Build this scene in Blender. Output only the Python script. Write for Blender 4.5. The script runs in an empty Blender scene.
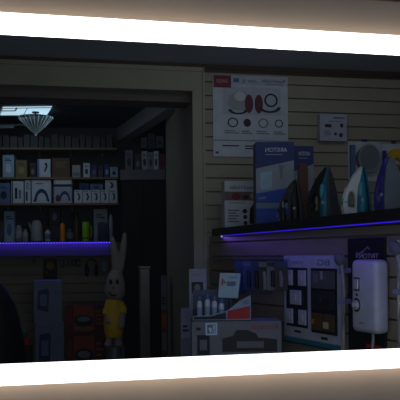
import bpy, bmesh, math, random
from mathutils import Vector, Matrix
random.seed(7)
S = bpy.context.scene
COL = S.collection
PI = math.pi
# ------------------------------------------------------------------ camera model (used to read positions off the photograph)
F, XC, YH, ROLL, HC = 700.0, 200.0, 254.3, -0.0093, 1.2
def P(px, py, d):
    dx, dy = px - XC, py - YH
    u = dx + ROLL*dy; v = dy - ROLL*dx
    return Vector((u/F*d, d, HC - v/F*d))
class Plane:
    """vertical wall plane through (x0,y0), running in direction ang"""
    def __init__(s, x0, y0, ang):
        s.x0, s.y0, s.ang = x0, y0, ang
        s.t = Vector((math.cos(ang), math.sin(ang), 0)); s.n = Vector((math.sin(ang), -math.cos(ang), 0))   # n points to the viewer
    def depth(s, px, off=0):
        r = P(px, YH, 1.0)
        o = Vector((s.x0, s.y0, 0)) + s.n*off
        return (o.x*s.n.x + o.y*s.n.y)/(r.x*s.n.x + r.y*s.n.y)
    def pt(s, px, py, off=0):
        return P(px, py, s.depth(px, off))
TH = math.atan(0.000295*F)
MP = Plane(0, 1.3, TH)                                   # face of the mirror
cx = P(208, YH, 5.1); UP = Plane(cx.x, 5.1, math.atan(0.00027*F))    # wall opposite the mirror
LP = Plane(cx.x, 5.1, -math.atan(0.00301*F))             # slanting slatwall under the ledge
bx_ = P(60, YH, 7.5); BK = Plane(bx_.x, 7.5, math.atan(0.00012*F))  # back wall of the storeroom

# ------------------------------------------------------------------ materials
def lin(c):
    c = c/255.0
    return c/12.92 if c <= 0.04045 else ((c+0.055)/1.055)**2.4
MC = {}
def mat(rgb, rough=0.6, metal=0.0, emit=0.0, var=0.06, scale=14.0, trans=0.0, coat=0.0):
    key = (tuple(rgb), rough, metal, emit, var, scale, trans, coat)
    if key in MC: return MC[key]
    m = bpy.data.materials.new('mat_%d' % len(MC)); m.use_nodes = True
    nt = m.node_tree; b = nt.nodes['Principled BSDF']
    col = (lin(rgb[0]), lin(rgb[1]), lin(rgb[2]), 1)
    if var > 0 and emit == 0:
        tc = nt.nodes.new('ShaderNodeTexCoord'); nz = nt.nodes.new('ShaderNodeTexNoise')
        nz.inputs['Scale'].default_value = scale; nz.inputs['Detail'].default_value = 4
        rp = nt.nodes.new('ShaderNodeValToRGB')
        rp.color_ramp.elements[0].position = 0.3; rp.color_ramp.elements[1].position = 0.7
        rp.color_ramp.elements[0].color = (col[0]*(1-var*2), col[1]*(1-var*2), col[2]*(1-var*2), 1)
        rp.color_ramp.elements[1].color = (min(1, col[0]*(1+var)), min(1, col[1]*(1+var)), min(1, col[2]*(1+var)), 1)
        nt.links.new(tc.outputs['Object'], nz.inputs['Vector']); nt.links.new(nz.outputs['Fac'], rp.inputs['Fac'])
        nt.links.new(rp.outputs['Color'], b.inputs['Base Color'])
    else:
        b.inputs['Base Color'].default_value = col
    b.inputs['Roughness'].default_value = rough; b.inputs['Metallic'].default_value = metal
    b.inputs['Transmission Weight'].default_value = trans; b.inputs['Coat Weight'].default_value = coat
    if emit > 0:
        b.inputs['Emission Color'].default_value = col; b.inputs['Emission Strength'].default_value = emit
    MC[key] = m; return m
WHITE = mat((214, 218, 222), .5); OFFW = mat((190, 192, 190), .55); PAPER = mat((205, 214, 226), .55)
BLACK = mat((18, 18, 20), .45); DARK = mat((38, 40, 46), .5); NAVY = mat((20, 46, 112), .5); BLUE = mat((30, 74, 176), .45)
GREY = mat((120, 124, 130), .5); LGREY = mat((165, 170, 176), .5); STEEL = mat((170, 172, 176), .28, .9); CHROME = mat((205, 205, 208), .12, 1.0)
TEAL = mat((24, 120, 150), .35); LTEAL = mat((70, 170, 190), .35); RED = mat((190, 36, 40), .5); MAROON = mat((120, 24, 48), .5)
ORANGE = mat((190, 84, 36), .5); YELLOW = mat((232, 190, 26), .5); GREEN = mat((150, 215, 30), .35); BROWN = mat((92, 56, 44), .5)
OLIVE = mat((120, 112, 70), .6); PURPLE = mat((60, 50, 150), .35); INK = mat((34, 40, 58), .6); LBLUE = mat((150, 180, 205), .5)
MIDBLUE = mat((92, 120, 165), .5); CARD = mat((165, 135, 95), .7); SKIN = mat((200, 160, 140), .6)
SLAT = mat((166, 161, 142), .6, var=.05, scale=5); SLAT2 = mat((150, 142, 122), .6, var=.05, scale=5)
CASING = mat((166, 162, 142), .5, var=.04, scale=6)
CEIL = mat((172, 178, 188), .7, var=.04, scale=3)

# ------------------------------------------------------------------ mesh helpers
def finish(name, bm, m, parent=None, smooth=False):
    me = bpy.data.meshes.new(name); bmesh.ops.recalc_face_normals(bm, faces=bm.faces[:]); bm.to_mesh(me); bm.free()
    me.materials.append(m)
    if smooth:
        for p in me.polygons: p.use_smooth = True
        me.set_sharp_from_angle(angle=math.radians(42))
    o = bpy.data.objects.new(name, me); COL.objects.link(o)
    if parent: o.parent = parent
    return o
def a_box(bm, x0, x1, y0, y1, z0, z1, bev=0.0, seg=2):
    t = bmesh.new()
    r = bmesh.ops.create_cube(t, size=1)
    bmesh.ops.scale(t, vec=(x1-x0, y1-y0, z1-z0), verts=t.verts[:]); bmesh.ops.translate(t, vec=((x0+x1)/2, (y0+y1)/2, (z0+z1)/2), verts=t.verts[:])
    if bev > 0:
        bmesh.ops.bevel(t, geom=t.edges[:], offset=bev, segments=seg, profile=.5, affect='EDGES')
    merge(bm, t)
def merge(bm, t):
    me = bpy.data.meshes.new('t'); t.to_mesh(me); t.free(); bm.from_mesh(me); bpy.data.meshes.remove(me)
def BX(*a, **k):
    bm = bmesh.new(); a_box(bm, *a, **k); return bm
def a_prism(bm, pts, y0, y1, bev=0.0):
    """outline in x,z extruded along y"""
    t = bmesh.new()
    f = t.faces.new([t.verts.new((x, y0, z)) for x, z in pts])
    r = bmesh.ops.extrude_face_region(t, geom=[f])
    bmesh.ops.translate(t, vec=(0, y1-y0, 0), verts=[v for v in r['geom'] if isinstance(v, bmesh.types.BMVert)])
    if bev > 0: bmesh.ops.bevel(t, geom=t.edges[:], offset=bev, segments=2, profile=.5, affect='EDGES')
    merge(bm, t)
def PR(pts, y0, y1, bev=0.0):
    bm = bmesh.new(); a_prism(bm, pts, y0, y1, bev); return bm
def a_lathe(bm, prof, seg=24, cx=0, cy=0, cz=0, sx=1, sy=1, flute=0.0):
    rings = []
    for r, z in prof:
        ring = []
        for i in range(seg):
            a = 2*PI*i/seg; rr = r*(1 - (flute if i % 2 else 0))
            ring.append(bm.verts.new((cx + rr*math.cos(a)*sx, cy + rr*math.sin(a)*sy, cz + z)))
        rings.append(ring)
    for k in range(len(rings)-1):
        for i in range(seg):
            j = (i+1) % seg; bm.faces.new((rings[k][i], rings[k][j], rings[k+1][j], rings[k+1][i]))
    bm.faces.new(rings[0][::-1]); bm.faces.new(rings[-1])
def LA(prof, seg=24, **k):
    bm = bmesh.new(); a_lathe(bm, prof, seg, **k); return bm
def a_tube(bm, pts, r, seg=10):
    pts = [Vector(p) for p in pts]; rings = []
    n = len(pts)
    for i, p in enumerate(pts):
        d = (pts[min(i+1, n-1)] - pts[max(i-1, 0)]).normalized()
        up = Vector((0, 0, 1)) if abs(d.z) < .9 else Vector((1, 0, 0))
        a = d.cross(up).normalized(); b = d.cross(a).normalized()
        rr = r[i] if isinstance(r, (list, tuple)) else r
        rings.append([bm.verts.new(p + a*rr*math.cos(2*PI*k/seg) + b*rr*math.sin(2*PI*k/seg)) for k in range(seg)])
    for k in range(n-1):
        for i in range(seg):
            j = (i+1) % seg; bm.faces.new((rings[k][i], rings[k][j], rings[k+1][j], rings[k+1][i]))
    bm.faces.new(rings[0]); bm.faces.new(rings[-1][::-1])
def TU(pts, r, seg=10):
    bm = bmesh.new(); a_tube(bm, pts, r, seg); return bm
def a_ball(bm, c, r, seg=16, rot=None):
    t = bmesh.new(); bmesh.ops.create_uvsphere(t, u_segments=seg, v_segments=max(8, seg//2+2), radius=1)
    bmesh.ops.scale(t, vec=r, verts=t.verts[:])
    if rot: bmesh.ops.rotate(t, cent=(0, 0, 0), matrix=rot, verts=t.verts[:])
    bmesh.ops.translate(t, vec=c, verts=t.verts[:]); merge(bm, t)
def BA(c, r, seg=16, rot=None):
    bm = bmesh.new(); a_ball(bm, c, r, seg, rot); return bm
def a_disc(bm, x, z, r, y0, y1, seg=20, rz=None):
    rz = rz or r
    a_prism(bm, [(x + r*math.cos(2*PI*i/seg), z + rz*math.sin(2*PI*i/seg)) for i in range(seg)], y0, y1)
def a_ringflat(bm, x, z, r, w, y0, y1, seg=24, a0=0, a1=2*PI, rz=None):
    k = (rz or r)/r
    for i in range(seg):
        a = a0 + (a1-a0)*i/seg; b = a0 + (a1-a0)*(i+1)/seg
        a_prism(bm, [(x + r*math.cos(a), z + k*r*math.sin(a)), (x + r*math.cos(b), z + k*r*math.sin(b)),
                     (x + (r-w)*math.cos(b), z + k*(r-w)*math.sin(b)), (x + (r-w)*math.cos(a), z + k*(r-w)*math.sin(a))], y0, y1)
def text_bm(s, x0, x1, z0, z1, y, mirrored=True):
    """lettering, seen back to front as in the mirror, fitted to the box"""
    cu = bpy.data.curves.new('t', 'FONT'); cu.body = s; cu.extrude = 0.0
    o = bpy.data.objects.new('t', cu); COL.objects.link(o)
    bpy.context.view_layer.update()
    me = bpy.data.meshes.new_from_object(o.evaluated_get(bpy.context.evaluated_depsgraph_get()))
    bpy.data.objects.remove(o); bpy.data.curves.remove(cu)
    bm = bmesh.new(); bm.from_mesh(me); bpy.data.meshes.remove(me)
    xs = [v.co.x for v in bm.verts]; ys = [v.co.y for v in bm.verts]
    ax, bx2, ay, by = min(xs), max(xs), min(ys), max(ys)
    for v in bm.verts:
        u = (v.co.x-ax)/(bx2-ax); w = (v.co.y-ay)/(by-ay)
        if mirrored: u = 1-u
        v.co = Vector((x0 + u*(x1-x0), y, z0 + w*(z1-z0)))
    r = bmesh.ops.extrude_face_region(bm, geom=bm.faces[:])
    bmesh.ops.translate(bm, vec=(0, -.0006, 0), verts=[v for v in r['geom'] if isinstance(v, bmesh.types.BMVert)])
    return bm

def setp(o, label, cat, group=None):
    o['label'] = label; o['category'] = cat
    if group: o['group'] = group
    return o
def thing(name, label, cat, loc, rz=0.0, group=None):
    o = bpy.data.objects.new(name, None); COL.objects.link(o); o.empty_display_size = .05
    o.location = loc; o.rotation_euler = (0, 0, rz)
    return setp(o, label, cat, group)
def struct(name, bm, m, smooth=False):
    o = finish(name, bm, m, None, smooth); o['kind'] = 'structure'; return o

# prints on the front face (y=yf) of a w x h face whose base is z=0
def prints(t, w, h, yf, plist):
    for p in plist:
        nm, sh, u0, v0, u1, v1, m = p[:7]
        lift = p[7] if len(p) > 7 else .0012
        x0, x1, z0, z1 = -w/2 + u0*w, -w/2 + u1*w, v0*h, v1*h
        y1 = yf; y0 = yf - lift
        if sh == 'rect': bm = BX(x0, x1, y0, y1, z0, z1)
        elif sh == 'disc':
            bm = bmesh.new(); a_disc(bm, (x0+x1)/2, (z0+z1)/2, (x1-x0)/2, y0, y1, rz=(z1-z0)/2)
        elif sh == 'ring':
            bm = bmesh.new(); a_ringflat(bm, (x0+x1)/2, (z0+z1)/2, (x1-x0)/2, (x1-x0)*.12, y0, y1, rz=(z1-z0)/2)
        elif sh == 'arch':
            bm = bmesh.new(); a_ringflat(bm, (x0+x1)/2, z0, (x1-x0)/2, (x1-x0)*.16, y0, y1, a0=0, a1=PI, rz=(z1-z0))
        elif sh == 'lines':
            bm = bmesh.new(); n = p[8] if len(p) > 8 else 3
            for i in range(n):
                zz = z0 + (z1-z0)*(i+.2)/n
                a_box(bm, x0, x1 - (x1-x0)*(.25 if i % 2 else 0), y0, y1, zz, zz + (z1-z0)*.5/n)
        elif sh.startswith('text:'): bm = text_bm(sh[5:], x0, x1, z0, z1, y1 - (lift - .0012))
        elif sh.startswith('poly'):
            bm = PR([(-w/2 + a*w, b*h) for a, b in p[8]], y0, y1)
        finish(nm, bm, m, t)
def carton(name, label, cat, loc, w, h, dep, rz, m, plist=(), group=None, body='box_body', bev=.003):
    """cardboard box; loc = base centre of the FRONT face"""
    o = thing(name, label, cat, loc, rz, group)
    finish(body, BX(-w/2, w/2, 0, dep, 0, h, bev=bev), m, o)
    prints(o, w, h, 0, plist)
    return o
def span(x0, x1, d): return (x1-x0)/F*d
def free_box(name, label, cat, x0, y0, x1, zb, d, dep, rz, m, plist=(), group=None, **k):
    """box standing at height zb with its front d away; top at photo row y0"""
    pc = (x0+x1)/2; p = P(pc, y0, d); h = p.z - zb
    return carton(name, label, cat, (p.x, p.y, zb), span(x0, x1, d), h, dep, rz, m, plist, group, **k)
def on_plane(pl, x0, y0, x1, y1, off):
    """base centre, width, height of a rectangle lying on plane pl (off in front)"""
    a = pl.pt(x0, (y0+y1)/2, off); b = pl.pt(x1, (y0+y1)/2, off); pc = (x0+x1)/2
    mid = (a+b)/2; rx = XC + F*mid.x/mid.y
    zb = pl.pt(rx, y1, off).z; zt = pl.pt(rx, y0, off).z
    return Vector((mid.x, mid.y, zb)), (b-a).length, zt-zb

# ------------------------------------------------------------------ room shell
CE = 2.58
def wall_slab(bm, pl, s0, s1, z0, z1, y0=0.0, y1=0.08):
    """slab along plane pl from s0 to s1 (metres from its origin), y0..y1 behind its face"""
    o = Vector((pl.x0, pl.y0, 0)); vs = []
    for z in (z0, z1):
        for s, y in ((s0, y0), (s1, y0), (s1, y1), (s0, y1)):
            p = o + pl.t*s - pl.n*y; vs.append(bm.verts.new((p.x, p.y, z)))
    for f in ((0, 1, 2, 3), (7, 6, 5, 4), (0, 4, 5, 1), (1, 5, 6, 2), (2, 6, 7, 3), (3, 7, 4, 0)): bm.faces.new([vs[i] for i in f])
def slatwall(bm, pl, s0, s1, z0, z1, pitch=.1, phase=0.0):
    """boards with a T groove every pitch: board faces at 0, grooves set back"""
    z = math.floor((z0-phase)/pitch)*pitch + phase
    g = .011
    wall_slab(bm, pl, s0, s1, z0, z1, .03, .04)
    while z < z1:
        a, b = max(z0, z + g), min(z1, z + pitch)
        if b > a + .001: wall_slab(bm, pl, s0, s1, a, b, 0, .03)
        z += pitch
def s_on(pl, px, off=0):
    d = pl.depth(px, off); p = P(px, YH, d); return (Vector((p.x, p.y, 0)) - Vector((pl.x0, pl.y0, 0))).dot(pl.t)
# wall opposite the mirror: slats right of the door opening, plaster above it and left of it
zgro = UP.pt(210, 165).z
bm = bmesh.new(); slatwall(bm, UP, s_on(UP, 206), 2.6, 0, CE, .1, zgro % .1); struct('wall_back', bm, SLAT)
sj = s_on(UP, 193.5); zh = UP.pt(100, 88).z
bm = bmesh.new(); wall_slab(bm, UP, -3.2, s_on(UP, 206.5), zh + .02, CE, .02, .12); wall_slab(bm, UP, sj + .012, s_on(UP, 206.5), 0, zh + .02, .02, .12)
struct('wall_back_over_doorway', bm, CASING)
# door casing with a stepped moulding
bm = bmesh.new(); zt = UP.pt(100, 64).z
wall_slab(bm, UP, sj, s_on(UP, 206), 0, zt, -.012, .02); wall_slab(bm, UP, -3.2, sj, zh, zt, -.012, .02)
wall_slab(bm, UP, s_on(UP, 203.5), s_on(UP, 206), 0, zt, -.024, -.012); wall_slab(bm, UP, -3.2, s_on(UP, 206), zt - .03, zt, -.024, -.012)
wall_slab(bm, UP, sj, s_on(UP, 196), 0, zh + .02, -.018, -.012); wall_slab(bm, UP, -3.2, s_on(UP, 196), zh, zh + .02, -.018, -.012)
struct('trim_1', bm, CASING)
# strip under the ceiling, dark brown to stand for the shadow on the wall
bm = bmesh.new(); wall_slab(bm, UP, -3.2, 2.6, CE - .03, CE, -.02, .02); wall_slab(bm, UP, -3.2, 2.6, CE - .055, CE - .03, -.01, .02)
struct('shade_strip', bm, mat((70, 52, 40), .6))
# dark shutter box behind the head of the opening
bm = bmesh.new(); wall_slab(bm, UP, -3.2, sj + .02, UP.pt(120, 106.5, -.34).z, zh + .3, .12, .34); struct('trim_3', bm, mat((112, 102, 94), .6))
# slanting slatwall under the ledge
zl = LP.pt(385, 299).z
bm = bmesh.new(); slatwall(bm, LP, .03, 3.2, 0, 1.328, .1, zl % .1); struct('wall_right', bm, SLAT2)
# floor, ceiling
struct('floor', BX(-4.5, 4.5, 1.45, 9, -.1, 0), mat((90, 84, 78), .5))
bm = bmesh.new(); o_ = UP
vs = []
for z in (CE, CE + .08):
    for x, y in ((-4.5, 1.4 - 4.5*math.tan(TH)), (4.5, 1.4 + 4.5*math.tan(TH)), (4.5, 9), (-4.5, 9)): vs.append(bm.verts.new((x, max(y, .6), z)))
for f in ((0, 1, 2, 3), (7, 6, 5, 4), (0, 4, 5, 1), (1, 5, 6, 2), (2, 6, 7, 3), (3, 7, 4, 0)): bm.faces.new([vs[i] for i in f])
struct('ceiling', bm, CEIL)
# storeroom: back wall (slats low down), right wall, beam, left wall
zb_ = BK.pt(30, 284.5).z
zupper = BK.pt(30, 243).z
bm = bmesh.new(); slatwall(bm, BK, -3.0, 1.6, 0, zupper, .1, zb_ % .1); struct('wall_storeroom_back', bm, SLAT2)
bm = bmesh.new(); wall_slab(bm, BK, -3.0, 1.6, zupper, CE, 0, .05); struct('wall_storeroom_upper', bm, mat((66, 66, 70), .7))  # upper wall in a darker grey than the slats below
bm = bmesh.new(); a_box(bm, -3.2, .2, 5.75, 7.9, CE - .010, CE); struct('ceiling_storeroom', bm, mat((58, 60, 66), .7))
a0 = Vector((cx.x, 5.1, 0)) + UP.t*(sj + .012) - UP.n*.12
RW = Plane(a0.x, a0.y, UP.ang + PI/2)   # runs away from the opening
bm = bmesh.new()
wall_slab(bm, RW, 0, 1.35, 0, CE, -.1, 0); struct('wall_storeroom_right', bm, CASING)
e0 = P(167, 109, 5.9); e1 = P(121, 139, 7.4)
bm = bmesh.new(); dv = Vector((e1.x-e0.x, e1.y-e0.y, 0)); pb = Plane(e0.x, e0.y, math.atan2(dv.y, dv.x))
wall_slab(bm, pb, 0, dv.length + .2, e0.z, CE, -.12, 0); struct('trim_4', bm, mat((150, 156, 160), .6))
bm = bmesh.new(); a_box(bm, -3.3, -3.2, .9, 8.2, 0, CE); struct('wall_left', bm, CASING)
bm = bmesh.new(); a_box(bm, 2.3, 2.4, 1.9, 8.2, 0, CE); struct('wall_far_right', bm, CASING)

# ------------------------------------------------------------------ the mirror on its wall
z_to, z_ti = MP.pt(200, 23.75).z, MP.pt(200, 44.2).z
z_bi, z_bo = MP.pt(200, 356.5).z, MP.pt(200, 376.8).z
WALLC = mat((170, 160, 150), .55, var=.03, scale=9)
bm = bmesh.new(); WD = .030
for (s0, s1, za, zb2) in ((-1.6, 1.8, z_ti + .024, CE), (-1.6, 1.8, 0, z_bi - .024), (-1.6, -.62, z_bi - .024, z_ti + .024), (.72, 1.8, z_bi - .024, z_ti + .024)):
    wall_slab(bm, MP, s0, s1, za, zb2, WD, WD + .022)
struct('wall_front', bm, WALLC)
# thin ledge of a tile course high above the mirror
bm = bmesh.new(); zz = MP.pt(380, .6, -WD).z; wall_slab(bm, MP, -1.6, 1.8, zz, zz + .004, WD - .006, WD); struct('trim_6', bm, mat((70, 60, 55), .6))
mir = thing('wall_mirror', 'wide wall mirror with glowing white strips along its top and bottom edges', 'mirror', (0, 1.3, z_bo), TH)
HT = z_to - z_bo; x0m, x1m = -.66, .76
glow = mat((255, 253, 248), .4, emit=2.6)
edge = mat((255, 232, 208), .4, emit=2.7)
for za, zb2 in ((0, z_bi - z_bo), (z_ti - z_bo, HT)):
    st = finish('light_strip', BX(x0m, x1m, -.001, .004, za, zb2), glow, mir)
    ez = (za - .0, za + .004) if za == 0 else (zb2 - .004, zb2)
    finish('glowing_edge', BX(x0m, x1m, .004, WD - .002, ez[0], ez[1]), edge, st)
gm = bpy.data.materials.new('mirror_glass'); gm.use_nodes = True; nt = gm.node_tree; nt.nodes.clear()
ou = nt.nodes.new('ShaderNodeOutputMaterial'); tr = nt.nodes.new('ShaderNodeBsdfTransparent'); gl = nt.nodes.new('ShaderNodeBsdfGlossy'); mx = nt.nodes.new('ShaderNodeMixShader')
tr.inputs['Color'].default_value = (.86, .89, .93, 1); gl.inputs['Roughness'].default_value = .02; mx.inputs['Fac'].default_value = .006
nt.links.new(tr.outputs[0], mx.inputs[1]); nt.links.new(gl.outputs[0], mx.inputs[2]); nt.links.new(mx.outputs[0], ou.inputs['Surface'])
finish('mirror_glass', BX(x0m, x1m, .0005, .0035, z_bi - z_bo, z_ti - z_bo), gm, mir)
# touch switch printed on the glass
lo, w, h = on_plane(MP, 205.5, 323, 217, 335, .0)
lx = (Vector((lo.x, lo.y, 0)) - Vector((0, 1.3, 0))).dot(MP.t)
ICON = mat((150, 180, 215), .4, emit=.09)
bm = bmesh.new(); zb0 = lo.z - z_bo; fr = .0028
a_box(bm, lx-w/2, lx+w/2, -.002, .0, zb0, zb0+fr); a_box(bm, lx-w/2, lx+w/2, -.002, 0, zb0+h-fr, zb0+h)
a_box(bm, lx-w/2, lx-w/2+fr, -.002, 0, zb0+fr, zb0+h-fr); a_box(bm, lx+w/2-fr, lx+w/2, -.002, 0, zb0+fr, zb0+h-fr)
tp = finish('touch_switch', bm, ICON, mir)
bm = bmesh.new()
a_prism(bm, [(lx-.006, zb0+.012), (lx-.003, zb0+.0145), (lx+.001, zb0+.012), (lx+.0005, zb0+.009), (lx-.0015, zb0+.004), (lx-.003, zb0+.004), (lx-.004, zb0+.008)], -.002, 0)
a_box(bm, lx+.003, lx+.0065, -.002, 0, zb0+.011, zb0+.018); a_ringflat(bm, lx+.0045, zb0+.0065, .0032, .0012, -.002, 0, seg=12)
finish('switch_symbol', bm, ICON, tp)

exec_items = True
# ------------------------------------------------------------------ the ledge with its blue light
ZU, ZT = HC + .130, HC + .182
def ledge_d(px): return 1.0/(1/4.85 + (px-222)/(400-222.0)*(1/2.85 - 1/4.85))
A = P(221, YH, ledge_d(221)); B = P(400, YH, 2.85); dirL = Vector((B.x-A.x, B.y-A.y, 0)); LL = dirL.length; dirL.normalize(); B2 = A + dirL*(LL + .35)
angL = math.atan2(dirL.y, dirL.x); LE = Plane(A.x, A.y, angL)
bm = bmesh.new()
o = Vector((UP.x0, UP.y0, 0))
sB = 1.75
c1 = o + UP.t*(.01) + UP.n*.006; c2 = o + UP.t*sB + UP.n*.006
quad = [(A.x, A.y), (B2.x, B2.y), (B2.x + .45, B2.y + .55), (c2.x, c2.y), (c1.x + .02, c1.y)]
t_ = bmesh.new(); f = t_.faces.new([t_.verts.new((x, y, ZU)) for x, y in quad]); r = bmesh.ops.extrude_face_region(t_, geom=[f])
bmesh.ops.translate(t_, vec=(0, 0, ZT-ZU), verts=[v for v in r['geom'] if isinstance(v, bmesh.types.BMVert)]); merge(bm, t_)
lg = finish('display_ledge', bm, mat((26, 26, 30), .45)); setp(lg, 'long black wedge shaped display ledge running along the slatted wall under the irons', 'shelf')
ls = thing('led_strip_light', 'thin blue light strip glowing along the underside edge of the black ledge', 'light strip', (A.x, A.y, ZU), angL)
finish('strip_carrier', BX(.0, LL + .3, .012, .022, -.006, 0), DARK, ls)
BLUEGLOW = mat((62, 30, 255), .4, emit=.62)
finish('light_line', BX(.0, LL + .3, .001, .012, -.005, 0), BLUEGLOW, ls)
finish('end_light', BA((.006, .004, -.006), (.009, .006, .009)), mat((170, 150, 255), .4, emit=.9), ls)

# ------------------------------------------------------------------ things on the wall and on the ledge
def wall_thing(name, label, cat, pl, x0, y0, x1, y1, dep, m, plist, group=None, gap=.001, body='board', bev=.002):
    lo, w, h = on_plane(pl, x0, y0, x1, y1, dep + gap)
    return carton(name, label, cat, lo, w, h, dep, pl.ang, m, plist, group, body=body, bev=bev)
pst = wall_thing('appliance_poster', 'large white poster showing two appliances above four round icons on cream slats', 'poster', UP, 213, 76, 288, 157, .008, PAPER, [
    ('header_band', 'rect', 0, .885, 1, .99, mat((190, 200, 218), .5)),
    ('red_corner', 'rect', .01, .845, .24, .995, MAROON, .002),
    ('corner_lettering', 'text:swan', .05, .9, .2, .945, mat((225, 150, 150), .5), .003),
    ('blue_badge', 'rect', .27, .915, .345, .965, TEAL, .003), ('badge_lettering', 'text:5L', .38, .91, .43, .955, INK, .003),
    ('header_small_print', 'lines', .46, .92, .6, .95, GREY, .003, 2),
    ('poster_title', 'text:Russell Hobbs', .65, .925, .96, .965, INK, .003), ('subtitle', 'lines', .7, .895, .94, .912, GREY, .003, 1),
    ('grey_panel', 'rect', .13, .52, .9, .86, mat((186, 196, 212), .5)),
    ('left_appliance', 'poly', 0, 0, 1, 1, LGREY, .003, [(.22, .74), (.3, .8), (.42, .8), (.5, .72), (.5, .6), (.44, .56), (.26, .58), (.19, .64)]),
    ('red_drum', 'disc', .42, .54, .53, .77, mat((96, 18, 34), .5), .005), ('red_drum', 'disc', .55, .54, .66, .77, mat((96, 18, 34), .5), .005),
    ('white_dial', 'disc', .28, .68, .43, .8, WHITE, .007), ('black_dial', 'ring', .68, .62, .86, .79, INK, .006),
    ('cable', 'arch', .2, .58, .46, .52, INK, .006), ('cable', 'arch', .6, .62, .9, .55, INK, .006),
    ('round_icon', 'ring', .19, .36, .33, .48, INK, .002), ('round_icon', 'disc', .4, .37, .5, .47, INK, .002), ('round_icon', 'ring', .6, .36, .73, .48, GREY, .002), ('round_icon', 'ring', .82, .37, .93, .47, INK, .002),
    ('icon_caption', 'lines', .15, .28, .34, .33, GREY, .002, 2), ('icon_caption', 'lines', .38, .28, .52, .33, GREY, .002, 2), ('icon_caption', 'lines', .57, .28, .75, .33, GREY, .002, 2), ('icon_caption', 'lines', .8, .28, .96, .33, GREY, .002, 2),
    ('fold_line', 'rect', 0, .195, 1, .205, GREY, .002), ('footer_text', 'lines', .12, .12, .34, .15, INK, .002, 1), ('footer_text', 'lines', .42, .09, .6, .15, INK, .002, 2), ('footer_mark', 'rect', .03, .035, .07, .06, NAVY, .002)], bev=.001)
wall_thing('hanging_carton', 'small square white box with dark pictures hung alone on cream slats', 'box', UP, 320, 114, 347, 141, .06, mat((180, 185, 205), .5), [
    ('printed_picture', 'rect', .18, .5, .42, .62, INK), ('printed_picture', 'disc', .74, .5, .86, .66, DARK), ('printed_picture', 'disc', .7, .14, .84, .3, DARK), ('printed_picture', 'disc', .52, .2, .62, .32, NAVY), ('printed_text', 'lines', .5, .82, .92, .9, INK, .0012, 1),
    ('printed_picture', 'rect', .15, .2, .4, .4, mat((150, 158, 185), .5)), ('top_text', 'lines', .3, .7, .8, .76, GREY, .0012, 1)], body='box_body')
# clear packs behind the irons
def blister(label, x0, y0, x1, y1, inner, dep=.09, group=None):
    lo, w, h = on_plane(UP, x0, y0, x1, y1, dep + .001)
    t = thing('blister_pack', label, 'pack', lo, UP.ang, group)
    finish('backing_card', BX(-w/2, w/2, dep - .004, dep, 0, h, bev=.001), PAPER, t)
    finish('hook_tab', BX(-.02, .02, dep - .004, dep, h, h + .02), NAVY, t)
    inner(t, w, h, dep)
    return t
def inner1(t, w, h, dep):
    b2 = bmesh.new(); a_disc(b2, .01, h*.56, w*.32, .03, dep - .004, rz=h*.33); finish('round_head', b2, mat((120, 132, 142), .4), t)
    b2 = bmesh.new(); a_ringflat(b2, .01, h*.56, w*.34, w*.05, .02, .04, rz=h*.36); finish('rim', b2, mat((150, 160, 170), .4), t)
    finish('side_label', BX(-w*.47, -w*.34, .05, dep - .004, h*.05, h*.9), MIDBLUE, t)
    finish('teal_corner', BX(-w*.47, -w*.1, .05, dep - .004, 0, h*.12), LTEAL, t)
def inner2(t, w, h, dep):
    b2 = bmesh.new(); a_ringflat(b2, .0, h*.35, w*.42, w*.2, .04, dep - .004, a0=.1, a1=PI-.1, rz=h*.5); finish('yellow_arc', b2, YELLOW, t)
    b2 = bmesh.new(); a_disc(b2, 0, h*.3, w*.2, .05, dep - .004); finish('orange_core', b2, ORANGE, t)
    finish('side_label', BX(-w*.47, -w*.36, .06, dep - .004, h*.05, h*.8), PURPLE, t)
blister('pale blue pack with a round grey appliance head hanging behind the tall teal iron', 353, 140, 386, 180, inner1)
blister('pale pack with a yellow arc hanging on slats at the right edge', 386.5, 142, 412, 180, inner2)
# boxes on the ledge
def ledge_box(name, label, cat, x0, y0, x1, d, dep, rz, m, plist, group=None, **k):
    return free_box(name, label, cat, x0, y0, x1, ZT, d, dep, rz, m, plist, group, **k)
ledge_box('kettle_carton', 'white box with dark kettle and photo strip at the left end of ledge', 'box', 224, 181, 259, 4.8, .10, UP.ang, PAPER, [
    ('title_lettering', 'text:Russell Hobbs', .16, .82, .92, .91, INK), ('photo_strip', 'rect', 0, .58, 1, .77, mat((120, 100, 95), .5)), ('photo_fruit', 'disc', .2, .59, .48, .74, mat((120, 40, 45), .5), .002), ('photo_fruit', 'disc', .52, .6, .72, .7, mat((70, 45, 60), .5), .002), ('photo_hand', 'disc', .75, .6, 1.0, .76, SKIN, .002),
    ('green_text', 'text:Stylevia', .12, .5, .6, .55, mat((60, 100, 80), .5)), ('kettle_picture', 'poly', 0, 0, 1, 1, BLACK, .002, [(.72, .08), (.98, .06), (.98, .5), (.84, .5), (.74, .4)]),
    ('round_badge', 'disc', .52, .3, .66, .4, INK), ('round_badge', 'disc', .54, .18, .66, .27, INK), ('round_badge', 'disc', .55, .05, .66, .14, INK), ('small_print', 'lines', .1, .1, .42, .4, GREY, .0012, 5)])
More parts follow.
